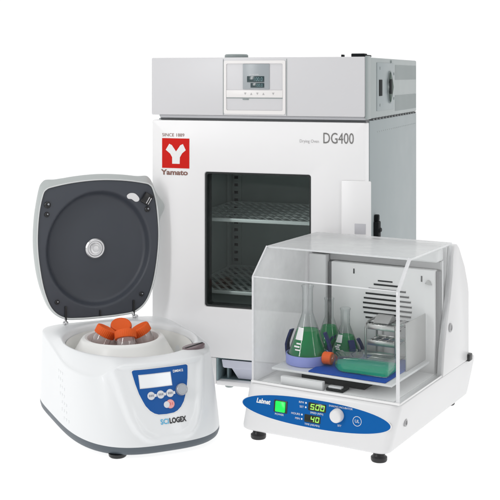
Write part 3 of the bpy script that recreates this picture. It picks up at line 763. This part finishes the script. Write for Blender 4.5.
# flasks
PZ = .1647
def flask(u, v, r, h, rn, fill, label, cup, zb, mark=True):
    p = sw_(u, v, 0)
    o = thing('erlenmeyer_flask', label, 'flask', (p.x, p.y, SHK[2]), (0, 0, 0), 'glass flasks of green liquid on the shaker platform')
    o.location.z = zb
    hs = h*.64          # shoulder: where the cone meets the neck
    prof = [(.002, .0005), (r*.93, .0005), (r*.985, .004), (r, .010), (r*.985, .018)]
    for i in range(1, 9):
        k = i/8; prof.append((lerp(r*.985, rn, k), lerp(.018, hs, k)))
    prof += [(rn*.985, hs+.008), (rn*.98, h-.012), (rn*1.02, h-.006), (rn*1.13, h-.0035), (rn*1.15, h-.001), (rn*1.05, h)]
    b = B(); b.lathe(prof, n=56, cap=False); b.build('glass', 'lab_glass', o, smooth=40)
    def rad(z): return (r*.985 if z < .018 else lerp(r*.985, rn, (z-.018)/(hs-.018)))-.0016
    b = B(); lp = [(.002, .0022), (r*.91, .0022), (r*.965, .005), (r*.97, .010), (rad(.018), .018)]
    for i in range(1, 5): z = lerp(.018, fill, i/4); lp.append((rad(z), z))
    lp.append((.002, fill)); b.lathe(lp, n=48); b.build('liquid', 'liquid_green', o, smooth=40)
    if mark:
        b = B()
        hm = hs*.30
        for z, a0_, a1_, dz_ in ((hs*.60, 240, 276, hs*.12), (hs*.41, 252, 272, .0016), (hs*.35, 244, 268, .0018), (hs*.29, 252, 272, .0014)):
            rows = []
            for zz_ in (z-dz_, z+dz_): rows.append([((rad(zz_)+.0023)*math.cos(R(a_)), (rad(zz_)+.0023)*math.sin(R(a_)), zz_) for a_ in [lerp(a0_, a1_, i/8) for i in range(9)]])
            b.loft(rows, close=False)
        b.build('markings', 'ink_white', o)
    return o
def clamp(u, v, r, base_mat, arm_mat, hcup, ang, zb, harm):
    b = B(); M = Matrix.Translation((u, v, zb))
    b.lathe([(r*1.05, 0), (r*1.10, .002), (r*1.10, hcup), (r*1.045, hcup), (r*1.03, .003)], M, 48, cap=False)
    c_ = b.build('flask_clamp', base_mat, pf)
    if arm_mat:
        for a_ in ang:
            b = B(); pts = []
            for k in range(7):
                z = lerp(.002, harm, k/6); rr_ = r*1.08 + .005*math.sin(PI*k/6) - .35*r*max(0, k/6-.5)
                pts.append((u+rr_*math.cos(R(a_)), v+rr_*math.sin(R(a_)), zb+z))
            rings_ = []
            for p in pts:
                e1 = Vector((-math.sin(R(a_)), math.cos(R(a_)), 0))*.0075; e2 = Vector((math.cos(R(a_)), math.sin(R(a_)), 0))*.0025
                P_ = Vector(p); rings_.append([P_+e1+e2, P_-e1+e2, P_-e1-e2, P_+e1-e2])
            b.loft(rings_, cap0=True, cap1=True); b.build('clamp_arm', arm_mat, c_)
flask(-.2500, .122, .0465, .178, .0128, .074, 'large glass flask of green liquid in the lilac cup, nearest the front', 0, PZ+.0045)
clamp(-.2500, .122, .0465, 'clamp_lilac', 'clamp_navy', .024, (178, 92, 10), PZ, .074)
flask(-.1960, .216, .0345, .114, .0112, .048, 'small glass flask of green liquid right of the large flask, behind the culture bottle', 0, PZ+.0035)
clamp(-.1960, .216, .0345, 'clamp_navy', 'clamp_navy', .010, (150, 200, 10, 320), PZ, .046)
flask(-.2520, .243, .0330, .128, .0108, .060, 'glass flask of green liquid at the back, half hidden behind the large flask', 0, PZ+.0035, False)
clamp(-.2520, .243, .0330, 'clamp_navy', 'clamp_navy', .010, (170, 80, 350), PZ, .046)

# culture bottle lying on the mat
p = sw_(-.1, .115, 0)
cb = thing('culture_bottle', 'flat clear culture bottle of green liquid with orange cap, lying on the blue mat', 'bottle', (p.x, p.y, SHK[2]+R(-2)), (0, 0, 0)); cb.location.z = .1680
bp = [(-.072, .010), (-.052, .036), (-.038, .043), (.062, .043), (.070, .036), (.070, -.036), (.062, -.043), (-.038, -.043), (-.052, -.036), (-.072, -.010)]
b = B(); b.prism(bp, .0004, .0360, bev=.0045, seg=3); b.lathe([(.0095, 0), (.0105, .006), (.0095, .012)], Matrix.Translation((-.070, 0, .017)) @ Matrix.Rotation(-PI/2, 4, 'Y'), 24, cap=False); b.build('shell', 'flask_plastic', cb, smooth=30)
b = B(); b.prism([(x*.965, y*.95) for x, y in bp], .0022, .0150, bev=.0012); b.build('liquid', 'liquid_teal', cb, smooth=30)
b = B(); b.lathe([(.0125, 0), (.0140, .001), (.0140, .020), (.0125, .022), (.002, .0222)], Matrix.Translation((-.081, 0, .017)) @ Matrix.Rotation(-PI/2, 4, 'Y'), 44, rib=.03, nrib=1); b.build('cap', 'cap_orange', cb, smooth=30)

# tube rack at the back
rk = thing('tube_rack', 'small stainless steel tube rack standing at the back by the round vent', 'rack', SHK, (-.105, .24, PZ))
b = B(); x0, x1, y0, y1, zt = -.138, -.062, .205, .272, .256
for x in (x0, x1):
    b.tube([(x, y0, PZ+.0032), (x, y0, zt-.012), (x, y0+.004, zt-.003), (x, y0+.014, zt), (x, y1-.01, zt), (x, y1, zt-.006), (x, y1, PZ+.0032)], .0028, 8)
b.build('rack_frame', 'steel', rk)
for z, ya, yb in ((.249, y0+.002, y1-.004), (.212, y0+.001, y1-.003)):
    b = B(); b.box(x0+.0035, x1-.0035, ya, ya+.003, z-.009, z+.003, .0008); b.box(x0+.0035, x1-.0035, yb-.003, yb, z-.009, z+.003, .0008)
    for i in range(5): 
        x = x0 + .006 + i*.0185; b.box(x, x+.0035, ya+.003, yb-.003, z-.002, z, .0003)
    for j in range(1, 3):
        y = lerp(ya, yb, j/3); b.box(x0+.0035, x1-.0035, y-.0015, y+.0015, z+.0002, z+.002)
    b.build('rack_tier', 'steel', rk)
b = B(); b.box(x0+.002, x1-.002, y0+.002, y1-.002, PZ+.0035, PZ+.0055, .0005); b.build('rack_floor', 'steel', rk)
b = B(); b.prism([(y0+.006, .256), (y0+.030, .270), (y0+.042, .270), (y1-.006, .256)], x0+.015, x0+.055, Mu, .001); b.build('rack_clip', 'metal_grey', rk)

# ------------------------------------------------------------------ light
w = bpy.data.worlds.new('World'); sc.world = w; w.use_nodes = True
nt = w.node_tree; n, l = nt.nodes, nt.links
bg = n['Background']
tc = n.new('ShaderNodeTexCoord'); sx = n.new('ShaderNodeSeparateXYZ'); l.new(tc.outputs['Generated'], sx.inputs[0])
mr = n.new('ShaderNodeMapRange'); mr.inputs['From Min'].default_value = -.9; mr.inputs['From Max'].default_value = .5
mr.inputs['To Min'].default_value = .37; mr.inputs['To Max'].default_value = 1.06
l.new(sx.outputs['Y'], mr.inputs['Value']); l.new(mr.outputs['Result'], bg.inputs['Strength'])
bg.inputs['Color'].default_value = (1, 1, 1, 1)
def area(name, loc, look, sx_, sy_, power, color=(1, 1, 1)):
    L_ = bpy.data.lights.new(name, 'AREA'); L_.shape = 'RECTANGLE'; L_.size = sx_; L_.size_y = sy_; L_.energy = power; L_.color = color
    o = bpy.data.objects.new(name, L_); col.objects.link(o); o.location = loc
    o.rotation_euler = (Vector(look)-Vector(loc)).to_track_quat('-Z', 'Y').to_euler()
    return o
area('under_fill', (0, 2, -1), (0, 2, 0), 11, 9, 235)  # added lamp below the ground: whitens it and fills the contact shadows
area('left_softbox', (-2.2, .9, 1.6), (0, 2.7, .3), .32, 1.9, 25)
area('right_softbox', (2.3, .3, 1.7), (.1, 2.7, .3), .30, 1.8, 11)
area('top_softbox', (0, 2.2, 2.6), (0, 2.6, 0), 2.0, 1.4, 8)

# ------------------------------------------------------------------ camera
F, YH = 1092.23, 75.62
cam = bpy.data.cameras.new('camera'); co = bpy.data.objects.new('camera', cam); col.objects.link(co)
co.location = (0, 0, .84); co.rotation_euler = (PI/2, 0, 0)
cam.sensor_width = 36; cam.lens = 36*F/500; cam.shift_y = -(250-YH)/500; cam.clip_start = .05; cam.clip_end = 300
sc.camera = co
sc.view_settings.view_transform = 'Standard'; sc.view_settings.look = 'None'; sc.view_settings.exposure = 0; sc.view_settings.gamma = 1
sc.render.resolution_x = sc.render.resolution_y = 1024
sc.cycles.max_bounces = 14; sc.cycles.transparent_max_bounces = 40; sc.cycles.transmission_bounces = 10; sc.cycles.glossy_bounces = 6; sc.cycles.diffuse_bounces = 5
